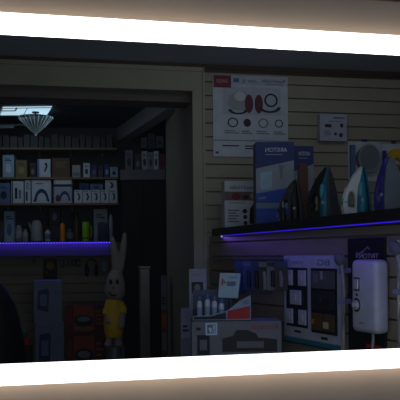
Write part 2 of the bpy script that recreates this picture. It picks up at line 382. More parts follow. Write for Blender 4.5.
def water_box(label, x0, y0, x1, d, rz, full):
    pl = [('top_panel', 'poly', 0, 0, 1, 1, NAVY, .001, [(0, .68), (1, .78), (1, 1), (0, 1)]), ('brand_lettering', 'text:ARISTON', .25, .88, .82, .93, WHITE, .002), ('underline', 'rect', .25, .845, .7, .852, LBLUE, .002),
          ('photo_band', 'poly', 0, 0, 1, 1, mat((142, 152, 166), .5), .0008, [(0, .38), (1, .46), (1, .78), (0, .68)]),
          ('heater_picture', 'poly', 0, 0, 1, 1, LBLUE, .002, [(.1, .46), (.14, .43), (.36, .43), (.42, .46), (.42, .65), (.12, .63)]), ('tap_picture', 'poly', 0, 0, 1, 1, GREY, .002, [(.64, .56), (.68, .56), (.7, .66), (.78, .73), (.7, .71), (.6, .74)]),
          ('middle_panel', 'poly', 0, 0, 1, 1, BLUE, .0015, [(0, .28), (1, .28), (1, .46), (0, .38)]), ('pale_band', 'rect', 0, .2, 1, .27, mat((110, 130, 165), .5), .001), ('lower_panel', 'rect', 0, .0, 1, .2, BLUE, .001), ('model_lettering', 'text:3.5 L', .5, .1, .78, .15, LBLUE, .002), ('middle_text', 'text:Nano', .06, .31, .24, .345, LBLUE, .0025)]
    return ledge_box('water_heater_carton', label, 'box', x0, y0, x1, d, .12, rz, NAVY, pl)
water_box('tall blue and white box with pictured heater beside the white kettle box', 255.5, 142, 294, 4.45, UP.ang - .12, True)
water_box('tall dark blue box half hidden behind the brown stand and dark iron', 293, 146, 314, 4.75, UP.ang, True)

def iron(label, px0, px1, ytop, d, yaw, body, tank, sole, handle, trim, grip):
    """steam iron standing on its heel, nose up; sole towards +x*flip"""
    pc = (px0+px1)/2; pt = P(pc, ytop, d); H = pt.z - ZT; k = H/.30
    t = thing('steam_iron', label, 'iron', (pt.x, pt.y, ZT), yaw)
    # body: sections across, tapering to the nose; x = thickness, y = width
    secs = [(0, .036, .050, .032), (.02, .040, .054, .032), (.08, .039, .054, .032), (.14, .034, .047, .031), (.2, .026, .034, .031), (.255, .014, .018, .032), (.292, .003, .004, .034)]
    b2 = bmesh.new(); rings = []; n = 24
    for z, rx, ry, ox in secs:
        rings.append([b2.verts.new((k*(ox + rx*math.cos(2*PI*i/n)), k*ry*math.sin(2*PI*i/n), k*z)) for i in range(n)])
    for a_ in range(len(rings)-1):
        for i in range(n):
            j = (i+1) % n; b2.faces.new((rings[a_][i], rings[a_][j], rings[a_+1][j], rings[a_+1][i]))
    b2.faces.new(rings[0]); b2.faces.new(rings[-1]); finish('iron_body', b2, body, t, True)
    # handle shell: closed loop from heel to nose with an oval opening
    outer = [(-.078, .0), (-.086, .04), (-.086, .08), (-.078, .125), (-.062, .17), (-.038, .215), (-.01, .255), (.018, .285), (.030, .296), (.034, .285), (.028, .25), (.018, .20), (.008, .15), (.004, .10), (.002, .05), (.0, .0)]
    N = len(outer)
    hc_ = (-.034, .085); b2 = bmesh.new(); lay = []
    for yy, gr in ((-.026, .93), (-.018, 1.0), (.018, 1.0), (.026, .93)):
        oo = [b2.verts.new((k*(-.03 + (x+.03)*gr), k*yy, k*(.13 + (z-.13)*(gr if z > .13 else 1)))) for x, z in outer]
        ii = []
        for x, z in outer:
            an = math.atan2((z-hc_[1])/.062, (x-hc_[0])/.020); g2 = 1 + (1-gr)*3
            ii.append(b2.verts.new((k*(hc_[0] + .020*g2*math.cos(an)), k*yy, k*(hc_[1] + .060*g2*math.sin(an)))))
        lay.append((oo, ii))
    for (o0, i0), (o1, i1) in zip(lay, lay[1:]):
        for i in range(N):
            j = (i+1) % N
            b2.faces.new((o0[i], o0[j], o1[j], o1[i])); b2.faces.new((i0[i], i1[i], i1[j], i0[j]))
    for o0, i0 in (lay[0], lay[-1]):
        for i in range(N):
            j = (i+1) % N; b2.faces.new((o0[i], o0[j], i0[j], i0[i]))
    hd = finish('handle', b2, handle, t, True)
    finish('trim_edge', TU([(k*(x-.002), 0, k*z) for x, z in outer[:9]], .0045*k, 8), trim, hd, True)
    finish('grip', TU([(k*x, 0, k*z) for x, z in ((-.068, .035), (-.07, .08), (-.062, .125))], [.012*k, .029*k, .012*k], 12), grip, hd, True)
    finish('tank_window', BA((k*.02, -k*.036, k*.15), (k*.016, k*.012, k*.05), 16), tank, t, True)
    # soleplate: pointed teardrop with its own thickness, leaning back
    b2 = bmesh.new(); out = []
    for i in range(15):
        u = i/14; out.append((.008 + .292*u, .062*max(0, 1 - u**2.2)**.7))
    pts = [(z, wy) for z, wy in out] + [(z, -wy) for z, wy in out[-2::-1]]
    v0 = []; v1 = []
    for z, wy in pts:
        xx = .073 - .035*(z/.3)**1.6
        v0.append(b2.verts.new((k*xx, k*wy, k*z))); v1.append(b2.verts.new((k*(xx + .010), k*wy, k*z)))
    b2.faces.new(v0); b2.faces.new(v1[::-1]); n = len(v0)
    for i in range(n): b2.faces.new((v0[i], v0[(i+1) % n], v1[(i+1) % n], v1[i]))
    finish('soleplate', b2, sole, t)
    finish('heel_rest', BX(-.075*k, .07*k, -.045*k, .045*k, 0, .012*k, bev=.004*k), handle, t)
    finish('dial', BA((k*.03, -k*.05, k*.09), (k*.012, k*.006, k*.012), 14), LGREY, t, True)
    return t
SOLE = mat((84, 88, 96), .4, .2)
iron('black and chrome iron standing beside the blue and white box', 282, 300, 179, 4.02, -.3, BLACK, DARK, DARK, BLACK, STEEL, BLACK)
iron('black and teal iron with grey sole, second from the left', 309, 334, 167, 3.72, -.62, TEAL, LTEAL, SOLE, BLACK, WHITE, BLACK)
iron('white and bright teal iron standing third from the left', 342, 371, 166, 3.4, -.12, mat((26, 132, 165), .35), LTEAL, mat((20, 96, 120), .35), WHITE, WHITE, LTEAL)
iron('large purple and grey iron showing its sole at the right end of the ledge', 370, 402, 157, 3.15, -1.25, PURPLE, PURPLE, mat((112, 122, 136), .4, .2), PURPLE, WHITE, PURPLE)
# brown speaker like stand and grey iron plate between
t = thing('brown_stand', 'flat brown upright panel standing between the first two irons', 'stand', tuple(P(304, 212, 4.15).xy) + (ZT,), UP.ang)
finish('panel', PR([(-.03, .01), (.03, .01), (.03, .31), (.018, .35), (-.018, .35), (-.03, .31)], 0, .03, .004), BROWN, t)
finish('foot', BX(-.04, .04, -.015, .05, 0, .012, bev=.003), BLACK, t)
t = thing('grey_holder', 'low dark grey rounded holder standing between the two teal irons', 'holder', tuple(P(333, 212, 3.85).xy) + (ZT,), UP.ang)
finish('shell', PR([(-.05, .0), (.06, .0), (.045, .07), (.01, .16), (-.02, .23), (-.04, .22)], 0, .05, .006), mat((62, 66, 76), .5), t)
finish('base', BX(-.055, .07, -.01, .06, 0, .012, bev=.003), BLACK, t)
t = thing('spray_bottle', 'small black bottle with silver top at the foot of first iron', 'bottle', tuple(P(283, 212, 3.98).xy) + (ZT,), 0)
finish('bottle_body', LA([(.012, 0), (.016, .004), (.016, .06), (.008, .08)], 18), BLACK, t, True); finish('cap', LA([(.006, .08), (.009, .082), (.009, .105), (.004, .112)], 16), STEEL, t, True)

# ------------------------------------------------------------------ things on the slanting wall
# socket display board
lo, w, h = on_plane(LP, 284, 255.5, 340.5, 345, .031)
t = thing('socket_display_board', 'white sample board of switches and sockets in two dark panels', 'display board', lo, LP.ang)
finish('board', BX(-w/2, w/2, 0, .03, 0, h, bev=.003), mat((196, 204, 218), .45), t)
prints(t, w, h, 0, [('teal_footer', 'rect', 0, 0, 1, .055, mat((50, 130, 145), .5)), ('heading', 'text:SOCKETS', .16, .90, .37, .935, MIDBLUE), ('heading', 'text:BG', .62, .89, .83, .955, mat((20, 130, 140), .5)),
    ('price_label', 'rect', .2, .115, .32, .14, DARK), ('price_label', 'rect', .68, .085, .79, .115, DARK)])
def sample_panel(u0, u1, v0, v1, plates):
    x0, x1, z0, z1 = -w/2 + u0*w, -w/2 + u1*w, v0*h, v1*h
    p_ = finish('sample_panel', BX(x0, x1, -.004, 0, z0, z1), mat((28, 32, 46), .4), t)
    for a, b, c, d_, m, kind in plates:
        X0, X1, Z0, Z1 = x0 + a*(x1-x0), x0 + c*(x1-x0), z0 + b*(z1-z0), z0 + d_*(z1-z0)
        bm2 = BX(X0, X1, -.014, -.004, Z0, Z1, bev=.002); mx_, mz_ = (X0+X1)/2, (Z0+Z1)/2
        if kind == 'rocker': a_box(bm2, mx_-.012, mx_+.012, -.018, -.013, mz_-.018, mz_+.018, bev=.002)
        else:
            a_box(bm2, mx_-.03, mx_-.008, -.018, -.013, mz_-.01, mz_+.02, bev=.002); a_box(bm2, mx_+.008, mx_+.03, -.018, -.013, mz_-.01, mz_+.02, bev=.002)
        finish('switch_plate', bm2, m, p_)
wp = mat((200, 206, 220), .4)
sample_panel(.06, .45, .18, .86, [(.04, .7, .34, .96, wp, 'rocker'), (.64, .7, .97, .96, wp, 'rocker'), (.24, .38, .74, .62, wp, 'rocker'), (.04, .05, .34, .3, wp, 'rocker'), (.64, .05, .97, .3, wp, 'rocker')])
gl_ = mat((104, 108, 114), .3, .2); br = mat((150, 112, 54), .35, .2)
sample_panel(.52, .95, .15, .86, [(.05, .69, .95, .96, gl_, 'socket'), (.05, .37, .95, .65, mat((44, 46, 54), .3), 'socket'), (.07, .05, .47, .31, mat((112, 78, 34), .35, .2), 'rocker'), (.55, .05, .93, .31, mat((92, 80, 50), .35), 'rocker')])
prints(t, w, h, -.018, [('pale_insert', 'rect', .76, .215, .85, .285, mat((205, 195, 165), .4)), ('brass_insert', 'rect', .55, .25, .61, .3, mat((190, 140, 60), .4)), ('steel_insert', 'rect', .72, .74, .76, .83, LGREY), ('steel_insert', 'rect', .6, .7, .68, .8, GREY), ('glass_insert', 'rect', .6, .46, .68, .53, DARK), ('glass_insert', 'rect', .77, .46, .85, .53, DARK)])
bm2 = bmesh.new()
# shower set with rail
def rail(label, xr, ytop, yhead, ybr, xh):
    """riser rail on the slanting wall at column xr; hand shower head at column xh, row yhead"""
    pl = LP
    top = pl.pt(xr, ytop, .05); bot = pl.pt(xr, 372, .05)
    t = thing('shower_rail', label, 'shower rail', (bot.x, bot.y, bot.z), LP.ang)
    H = top.z - bot.z
    finish('rail', TU([(0, 0, 0), (0, 0, H)], .008, 14), RAILM, t, True)
    for yb in ybr:
        zb = pl.pt(xr, yb, .05).z - bot.z
        finish('bracket', BX(-.028, .013, -.014, .049, zb - .013, zb + .013, bev=.005), mat((150, 165, 200), .4), t)
    qh = pl.pt(xh, yhead, .09); sx = (Vector((qh.x - bot.x, qh.y - bot.y, 0))).dot(pl.t); sz = qh.z - bot.z
    b3 = LA([(.006, -.012), (.030, -.008), (.034, 0), (.032, .008), (.01, .02)], 24)
    bmesh.ops.rotate(b3, cent=(0, 0, 0), matrix=Matrix.Rotation(1.75, 3, 'X') @ Matrix.Rotation(.0, 3, 'Y'), verts=b3.verts[:]); bmesh.ops.translate(b3, vec=(sx, -.045, sz), verts=b3.verts[:])
    hs = finish('hand_shower', b3, mat((112, 116, 124), .35), t, True)
    finish('shower_handle', TU([(sx, -.035, sz - .01), (sx + .004, -.026, sz - .07), (sx + .008, -.02, sz - .19)], [.013, .011, .010], 12), mat((150, 154, 162), .35), hs, True)
    pts = [(sx + .008 + .006*math.sin(i*.6), -.02 - .012*math.sin(i*.2), (sz - .19)*(1 - i/16)) for i in range(17)]
    finish('hose', TU(pts, .006, 8), mat((150, 148, 142), .35, .3), t, True)
    return t
RAILM = mat((205, 200, 190), .3, .3)
rail('chrome shower rail with grey hand shower between sample board and black panel', 344.0, 262, 259, (270.5, 301.5), 340.6)
rail('chrome shower rail with hand shower cut off by the right edge', 399.5, 240, 248, (292,), 397)
# black panel with shower unit
lo, w, h = on_plane(LP, 348, 238, 385, 362, .013)
t = thing('shower_display', 'white electric shower with chrome controls mounted on a tall black panel', 'shower', lo, LP.ang)
finish('backing_panel', BX(-w/2, w/2, 0, .012, 0, h, bev=.002), BLACK, t)
LOGO = mat((130, 135, 160), .5)
prints(t, w, h, 0, [('logo_mark', 'poly', 0, 0, 1, 1, LOGO, .0012, [(.26, .87), (.44, .9), (.56, .935), (.64, .9), (.62, .9), (.55, .92), (.44, .885), (.3, .86)]), ('logo_mark', 'rect', .24, .84, .3, .885, LOGO), ('lettering', 'text:TRITON', .34, .836, .84, .874, mat((200, 205, 225), .5)), ('red_label', 'rect', .5, .115, .9, .15, RED)])
lo2, w2, h2 = on_plane(LP, 350.3, 259.5, 376, 333, .10)
q = (Vector((lo2.x, lo2.y, 0)) - Vector((lo.x, lo.y, 0)))
ox, oy, oz = q.dot(LP.t), -q.dot(LP.n), lo2.z - lo.z
def sp(name, bm2, m, parent, smooth=False):
    bmesh.ops.translate(bm2, vec=(ox, oy, oz), verts=bm2.verts[:]); return finish(name, bm2, m, parent, smooth)
un = sp('shower_casing', BX(-w2/2, w2/2, 0, .085, 0, h2, bev=.028, seg=5), mat((200, 206, 222), .35), t, True)
x_ = -w2*.24
KN = mat((225, 228, 235), .25, .4)
sp('button_recess', BX(x_-.024, x_+.022, -.002, .004, h2*.57, h2*.755, bev=.001), INK, un)
sp('start_button', BX(x_-.015, x_+.019, -.010, -.002, h2*.59, h2*.735, bev=.003), KN, un)
sp('indicator', BX(x_-.005, x_+.009, -.003, .002, h2*.5, h2*.53), INK, un)
b2 = bmesh.new(); a_disc(b2, x_, h2*.375, .027, -.004, .002, 24, rz=.034); sp('dial_recess', b2, INK, un)
b2 = bmesh.new(); a_disc(b2, x_+.002, h2*.375, .021, -.016, -.004, 24, rz=.024); sp('temperature_dial', b2, KN, un)
sp('dial_pointer', BX(x_-.012, x_+.020, -.022, -.016, h2*.35, h2*.40, bev=.002), WHITE, un)
sp('maker_mark', BX(-.03, .0, -.0015, .001, h2*.125, h2*.14), GREY, un)
sp('cable', TU([(.01, .05, .03), (.012, .05, -.03), (.008, .045, -.1), (.015, .05, -.2)], .007, 8), LGREY, un, True)

# hooks bar and blister packs in the corner, under the ledge
lo, w, h = on_plane(LP, 212, 257, 283, 260, .03)
t = thing('hook_rail', 'grey rail of hooks fixed to the slats beneath the blue light', 'rail', lo, LP.ang)
finish('bar', BX(-w/2, w/2, .01, .029, 0, h, bev=.002), GREY, t)
hk = [240, 249, 257, 265, 273, 281]
wpl = []
for i, px in enumerate(hk):
    q = LP.pt(px, 259, .09); sx = (Vector((q.x, q.y, 0)) - Vector((lo.x, lo.y, 0))).dot(LP.t)
    finish('hook', TU([(sx, .012, .004), (sx, -.10, .004), (sx, -.115, .016)], .0025, 6), STEEL, t)
    wpl.append(sx)
rz_ = LP.ang
cols = [(mat((58, 66, 120), .5), BLUE, 'violet blue hanging pack with cable, leftmost on the hook rail', 34), (BLUE, NAVY, 'bright blue hanging pack, second on the hook rail', 30), (NAVY, DARK, 'blue hanging pack with dark tool, third on the hook rail', 31),
        (DARK, LGREY, 'dark hanging pack with pale tool, fourth on the hook rail', 33), (GREY, DARK, 'grey hanging pack, fifth on the hook rail', 30), (DARK, GREY, 'dark hanging pack, rightmost on rail beside the sample board', 30)]
for i, (sx, (mc, mi, lab, hp)) in enumerate(zip(wpl, cols)):
    q = LP.pt(hk[i], 259, .09); hh = hp/F*q.y; ww = .075
    t = thing('hanging_pack', lab, 'pack', (q.x, q.y, lo.z + .0 - hh), -.25, 'packs hanging from the hook rail')
    finish('backing_card', BX(-ww/2, ww/2, 0, .003, 0, hh - .004, bev=.001), mc, t)
    finish('tool', TU([(0, -.012, hh*.12), (.004, -.014, hh*.4), (-.004, -.013, hh*.66)], [.012, .016, .010], 10), mi, t, True)
    finish('header_label', BX(-ww/2, ww/2, -.0015, 0, hh*.8, hh*.95), [BLUE, MIDBLUE, NAVY, GREY, INK, NAVY][i], t)

# boxes stacked in the corner, on a low unseen plinth that holds them up
ZB = .56
struct('display_plinth', BX(-.17, .42, 3.86, 4.2, 0, ZB), mat((60, 58, 56), .6))
zbig = P(235, 321.5, 3.9).z
big = free_box('toaster_oven_carton', 'large white box with grey appliance picture and red lettering at lower centre', 'box', 191.5, 321.5, 281.5, ZB, 3.9, .22, 0, mat((130, 138, 146), .55), [
    ('red_lettering', 'text:Richards', .66, .84, .96, .935, RED), ('appliance_picture', 'poly', 0, 0, 1, 1, DARK, .0012, [(.34, .36), (.95, .36), (.95, .62), (.74, .66), (.72, .74), (.62, .82), (.5, .82), (.46, .7), (.34, .64)]),
    ('picture_body', 'rect', .5, .44, .8, .58, GREY, .002), ('side_panel', 'rect', .06, .3, .2, .72, INK), ('side_picture', 'rect', .09, .4, .17, .62, GREY, .002), ('top_mark', 'rect', .05, .82, .1, .88, INK)])
free_box('narrow_carton', 'pale narrow box standing left of large white box beside the door casing', 'box', 180.5, 310, 190.5, 0, 4.3, .2, 0, mat((150, 160, 180), .55), [('printed_panel', 'rect', .1, .5, .9, .8, mat((120, 130, 150), .5)), ('printed_text', 'lines', .2, .84, .8, .9, INK, .0012, 2)])
# on top of the big box
free_box('white_carton', 'white upright box with dark picture behind the bottles in the corner', 'box', 188.8, 269, 206.5, zbig, 4.08, .035, 0, mat((150, 158, 185), .55), [('picture', 'rect', .15, .52, .8, .74, INK), ('picture_shape', 'disc', .3, .56, .65, .7, GREY, .002), ('title_lettering', 'text:Kettle', .2, .86, .7, .92, GREY)])
# counter display tray
d0 = 3.925; zc = zbig
p0 = P(225, 322, d0); 
tr_ = thing('counter_display_tray', 'open cardboard counter tray with white and red sloping side on large box', 'display tray', (p0.x, p0.y, zc), 0)
wl, wr = P(193, 321, d0).x - p0.x, P(251, 321, d0).x - p0.x
hF = .03; dp = .14
finish('tray_base', BX(wl, wr, 0, dp, 0, .006), INK, tr_)
finish('front_lip', PR([(wl, .006), (wr, .006), (wr, .145), (wr - .06, .115), (wr - .13, .06), (wl + .1, .035), (wl, .03)], 0, .004), LBLUE, tr_)
finish('red_panel', PR([(wr - .135, .012), (wr - .005, .012), (wr - .005, .085), (wr - .13, .058)], -.002, 0), RED, tr_)
finish('dark_panel', PR([(wl + .004, .01), (wr - .14, .01), (wr - .14, .05), (wl + .1, .028), (wl + .004, .026)], -.002, 0), INK, tr_)
finish('panel_lettering', text_bm('2in1', wr - .045, wr - .012, .095, .118, -.0005), NAVY, tr_)
finish('back_card', BX(wl, wr - .1, dp - .004, dp, .006, .17), mat((80, 96, 130), .5), tr_)
finish('side_card', BX(wl, wl + .004, .004, dp - .004, .006, .06), INK, tr_)
# price card standing in the tray
pc = P(229, 297, 3.98)
t = thing('price_card', 'pale blue price card with red figure leaning above the tray', 'card', (pc.x, 3.995, zc + .0065), -.1)
CARDM = mat((176, 214, 232), .45)
hc = P(229, 274, 3.98).z - zc
finish('card', PR([(-.062, hc - .14), (.052, hc - .145), (.068, hc - .004), (-.05, hc)], 0, .003), CARDM, t)
finish('red_figure', text_bm('4', -.045, -.015, hc - .075, hc - .03, -.0003), RED, t); finish('blue_lettering', text_bm('ONLY', -.005, .05, hc - .035, hc - .018, -.0003), BLUE, t)
finish('small_print', BX(-.01, .04, -.001, 0, hc - .075, hc - .05), MIDBLUE, t)
finish('stake', BX(-.006, .006, .003, .006, 0, hc - .08), INK, t)
bl = [(199.5, 296, 'white bottle with blue cap at the left end of the counter tray'), (207.5, 294, 'white bottle with blue cap second from the left in the tray'), (214.5, 296, 'white bottle with blue cap third from the left in the tray'), (221.5, 299, 'pale bottle with blue cap rightmost in the tray below the price card')]
for px, yt, lab in bl:
    q = P(px, 321, 3.965); H = P(px, yt, 3.965).z - zc - .007
    t = thing('bottle', lab, 'bottle', (q.x, q.y, zc + .0065), .2, 'bottles in the counter tray')
    finish('bottle_body', LA([(.013, 0), (.016, .004), (.016, H*.7), (.010, H*.8)], 18), mat((215, 230, 242), .35), t, True)
    finish('cap', LA([(.010, H*.8), (.012, H*.81), (.012, H*.98), (.009, H)], 18), MIDBLUE, t, True)
    finish('label', LA([(.0163, H*.2), (.0165, H*.22), (.0165, H*.5), (.0163, H*.52)], 18), LBLUE, t, True)

# ------------------------------------------------------------------ storeroom: shelves
SD = .30                                            # shelf depth
def bk(px, py, off): return BK.pt(px, py, off)
def shelf(label, x0, x1, yb, th=.022, m=None):
    a = BK.pt(x0, yb, SD); b = BK.pt(x1, yb, SD); zt = BK.pt(60, yb, SD).z
    mid = (a+b)/2
    t = thing('wall_shelf', label, 'shelf', (mid.x, mid.y, zt), BK.ang)
    L = (b-a).length
    finish('shelf_board', BX(-L/2, L/2, 0, SD - .001, -th, 0, bev=.002), m or mat((120, 104, 76), .6), t)
    n = 4
    for i in range(n):
        x = -L/2 + L*(i+.5)/n
        finish('bracket', PR([(x-.006, -th), (x+.006, -th), (x+.006, -th-.05), (x-.006, -th-.05)], .18, SD - .001), GREY, t)
    return zt
z0s = shelf('top dark shelf of the storeroom under the ceiling', -12, 117, 147.5)
z1s = shelf('second wooden storeroom shelf from the top, holding mixed cartons', -12, 119, 177)
z2s = shelf('third wooden storeroom shelf carrying rows of small white cartons', -12, 119, 203)
a = BK.pt(-12, 242, SD); b = BK.pt(111, 242, SD); mid = (a+b)/2; L3 = (b-a).length; z3s = BK.pt(60, 241.5, SD).z
t = thing('counter_shelf', 'deep shelf with a pale front fascia lit blue by its light strip', 'shelf', (mid.x, mid.y, z3s), BK.ang)
finish('shelf_board', BX(-L3/2, L3/2, .021, SD - .001, -.03, 0, bev=.002), DARK, t)
fh = span(245, 256.5, 7.2)
finish('fascia', BX(-L3/2, L3/2, .004, .020, -.03 - fh, 0), mat((74, 66, 90), .6), t)
t = thing('led_strip_light', 'dotted blue light strip along the front of the storeroom shelf', 'light strip', (mid.x, mid.y, z3s), BK.ang)
finish('strip_carrier', BX(-L3/2, L3/2, -.004, -.0005, -.022, -.006), mat((40, 20, 150), .4, emit=.03), t)
nl = 44; ledbm = None
LEDM = mat((140, 122, 255), .4, emit=1.1)
for i in range(nl):
    x = -L3/2 + L3*(i+.5)/nl
    if ledbm is None:
        ledo = finish('led', BA((0, 0, 0), (.006, .004, .005), 10), LEDM, t); ledbm = ledo
    else:
        ledo = ledbm.copy(); COL.objects.link(ledo); ledo.parent = t
    ledo.location = (x, -.006, -.014)

def sbox(name, label, cat, x0, y0, x1, zb, m, plist=(), group=None, off=SD - .02, dep=.16, y1=None, **k):
    pc = (x0+x1)/2; d = BK.depth(pc, off); p = P(pc, y0, d); h = p.z - zb
    return carton(name, label, cat, (p.x, p.y, zb), span(x0, x1, d) - .004, h, dep, BK.ang, m, plist, group, **k)
pic = lambda c: [('printed_picture', 'disc', .25, .2, .75, .6, c), ('printed_text', 'lines', .2, .72, .8, .86, INK, .0012, 2)]
# top shelf: dark row
x = -3
i = 0
random.seed(3)
while x < 110:
    wpx = 5.6 + (i % 3)*1.3
    sbox('black_carton', 'black upright carton in the dark row on the top storeroom shelf', 'box', x, 134 + (i*5 % 4), x + wpx - .4, z0s, [BLACK, DARK, BLACK, mat((30, 26, 28), .5)][i % 4], [], 'black cartons on the top shelf')
    x += wpx; i += 1
# second shelf
r1 = [(2.5, 155, 14, LBLUE, pic(WHITE), 'pale blue upright carton at the left end of second shelf'), (15.5, 160, 27, OLIVE, pic(CARD), 'olive brown carton beside the pale blue one on second shelf'),
      (29.5, 163, 36, DARK, pic(GREY), 'dark narrow carton left of the white logo box on second shelf'), (37, 159, 50.5, PAPER, [('dark_logo', 'poly', 0, 0, 1, 1, INK, .0012, [(.5, .3), (.62, .3), (.8, .6), (.72, .8), (.5, .75), (.66, .62)]), ('side_strip', 'rect', 0, 0, .16, 1, MIDBLUE)], 'white carton with dark curved logo in the middle of second shelf'),
      (52, 158, 70, mat((96, 74, 52), .6), [('printed_text', 'lines', .2, .5, .8, .8, OLIVE, .0012, 3)], 'wide brown carton on the second storeroom shelf'), (72, 165, 80.5, LGREY, [('printed_panel', 'rect', .1, .1, .9, .4, GREY)], 'plain grey carton near the right of second shelf'),
      (83, 163, 90, PAPER, pic(NAVY), 'small white carton with blue print right of plain grey carton'), (91, 165, 97, NAVY, pic(MIDBLUE), 'first of three navy cartons on second shelf'), (97.5, 165, 103.5, mat((34, 32, 60), .5), pic(MAROON), 'middle one of three navy cartons on second shelf'),
      (104, 164, 109.5, NAVY, pic(LBLUE), 'last of three navy cartons on second shelf'), (110, 167, 118, LBLUE, pic(INK), 'pale carton with dark spot at right end of second shelf')]
for x0, y0, x1, m, pl, lab in r1: sbox('carton', lab, 'box', x0, y0, x1, z1s, m, pl)
# things lying on top of the second row are not shown; third shelf
r2 = [(-3, 183, 10, MIDBLUE, pic(INK), 'blue grey carton at the left edge of third shelf'), (11, 181, 23.5, PAPER, [('dark_stripe', 'rect', .05, .0, .14, 1, INK), ('picture', 'rect', .3, .2, .5, .7, INK), ('picture', 'rect', .62, .2, .8, .6, MIDBLUE)], 'white carton with dark stripes left of arch print box'), (24.5, 180, 30.5, PAPER, [('picture', 'rect', .2, .1, .5, .5, INK), ('printed_text', 'lines', .2, .6, .9, .9, MIDBLUE, .0012, 4)], 'narrow white carton squeezed beside the arch print box'),
      (31.5, 180, 51, PAPER, [('dark_arch', 'arch', .14, .1, .88, .62, NAVY), ('red_spot', 'disc', .1, .04, .22, .2, MAROON, .002), ('blue_spot', 'disc', .8, .04, .92, .2, PURPLE, .002), ('printed_text', 'lines', .2, .8, .6, .9, GREY, .0012, 1)], 'wide white carton printed with a dark blue arch'),
      (53.5, 179, 72, mat((170, 182, 200), .5), [('top_panel', 'rect', .1, .8, .95, .97, WHITE), ('dark_band', 'rect', 0, .68, 1, .78, INK), ('swirl', 'arch', .3, .1, .9, .5, NAVY), ('red_corner', 'disc', .1, .05, .36, .35, MAROON, .002)], 'white carton with dark band and red corner on third shelf')]
for x0, y0, x1, m, pl, lab in r2: sbox('carton', lab, 'box', x0, y0, x1, z2s, m, pl)
swirl = [('dark_swirl', 'poly', 0, 0, 1, 1, INK, .0012, [(.4, .2), (.6, .2), (.75, .45), (.6, .75), (.35, .78), (.55, .5)]), ('printed_text', 'lines', .1, .84, .6, .94, MIDBLUE, .0012, 1)]
labs = ['first', 'second', 'third', 'fourth', 'fifth']
proto = None
for i, x0 in enumerate((74, 82.8, 91.6, 100.4, 109.2)):
    lab = '%s small white carton with dark swirl, lower row on third shelf' % labs[i]
    z = z2s
    pc = x0 + 4.2; d = BK.depth(pc, SD - .02); p = P(pc, 190, d)
    if proto is None:
        proto = carton('swirl_carton', lab, 'box', (p.x, p.y, z), span(0, 8.2, d), p.z - z, .14, BK.ang, PAPER, swirl, 'small swirl cartons on the third shelf')
        hsw = p.z - z
    else:
        c = proto.copy(); COL.objects.link(c); c.location = (p.x, p.y, z); c['label'] = lab
        for ch in list(proto.children):
            k2 = ch.copy(); COL.objects.link(k2); k2.parent = c
zz2 = z2s + hsw
for x0, x1, y0, m, pl, lab in ((79, 89, 183, NAVY, pic(BLACK), 'dark blue flat carton lying on the swirl cartons at left'), (90, 103, 184, MIDBLUE, pic(INK), 'mid blue flat carton lying on middle of the swirl cartons'), (105, 117, 180, PAPER, swirl, 'white carton stacked on the last two swirl cartons')):
    sbox('carton', lab, 'box', x0, y0, x1, zz2, m, pl, dep=.13)

# counter shelf goods (tallest first)
def spot(px, off): 
    d = BK.depth(px, off); q = P(px, YH, d); return q, d
def jar(name, label, cat, px, y0, wpx, m, capm=None, off=.2, group=None, prof=None, lab_m=None):
    q, d = spot(px, off); H = P(px, y0, d).z - z3s; r = wpx/2/F*d
    t = thing(name, label, cat, (q.x, q.y, z3s), 0, group)
    pr = prof or [(.9, 0), (1, .03), (1, .68), (.6, .8), (.45, .86)]
    finish('body', LA([(r*a, H*b) for a, b in pr], 20), m, t, True)
    if capm: finish('cap', LA([(r*.5, H*.86), (r*.55, H*.87), (r*.55, H*.98), (r*.45, H)], 16), capm, t, True)
    if lab_m: finish('label', LA([(r*1.005, H*.2), (r*1.02, H*.22), (r*1.02, H*.55), (r*1.005, H*.57)], 20), lab_m, t, True)
    return t
GL = mat((130, 140, 150), .2); 
def mug(label, px, y0, wpx, m, off=.2):
    q, d = spot(px, off); H = P(px, y0, d).z - z3s; r = wpx/2/F*d
    t = thing('mug', label, 'mug', (q.x, q.y, z3s), 0)
    finish('cup', LA([(r*.9, 0), (r, .02*H), (r, H), (r*.9, H), (r*.88, .1*H)], 24), m, t, True)
    finish('handle', TU([(r*.95, -.0, H*.8), (r*1.5, 0, H*.78), (r*1.62, 0, H*.5), (r*1.4, 0, H*.25), (r*.95, 0, H*.2)], r*.14, 8), m, t, True)
    finish('base_band', LA([(r*1.01, H*.12), (r*1.03, H*.13), (r*1.03, H*.2), (r*1.01, H*.21)], 24), mat((90, 130, 20), .4), t, True)
sbox('carton', 'white carton with blue print at left end of counter shelf', 'box', 4, 211, 14.5, z3s, LBLUE, pic(MIDBLUE), off=.16, dep=.1)
sbox('carton', 'dark brown carton on the counter shelf beside white carton', 'box', -4, 221, 3.5, z3s, mat((70, 62, 46), .5), pic(PURPLE), off=.2, dep=.1)
jar('glass_jar', 'grey glass jar with dark lid left of the pale kettle', 'jar', 19, 222, 7, GL, BLACK, lab_m=LGREY)
jar('glass_jar', 'small clear jar with silver lid in front of counter shelf', 'jar', 25.5, 229, 6, mat((150, 156, 162), .25), STEEL, off=.26)
q, d = spot(37, .17); H = P(37, 218, d).z - z3s
t = thing('kettle', 'pale grey kettle with dark handle on counter shelf', 'kettle', (q.x, q.y, z3s), 0); k = span(31, 44, d)/2
finish('kettle_body', LA([(k*.9, 0), (k, H*.05), (k*.8, H*.7), (k*.66, H*.86), (k*.2, H*.92)], 24), LGREY, t, True)
finish('lid_knob', BA((0, 0, H*.95), (k*.18, k*.18, H*.05)), BLACK, t, True); finish('spout', TU([(-k*.8, 0, H*.5), (-k*1.1, 0, H*.72), (-k*1.2, 0, H*.82)], [k*.2, k*.14, k*.1], 10), LGREY, t, True)
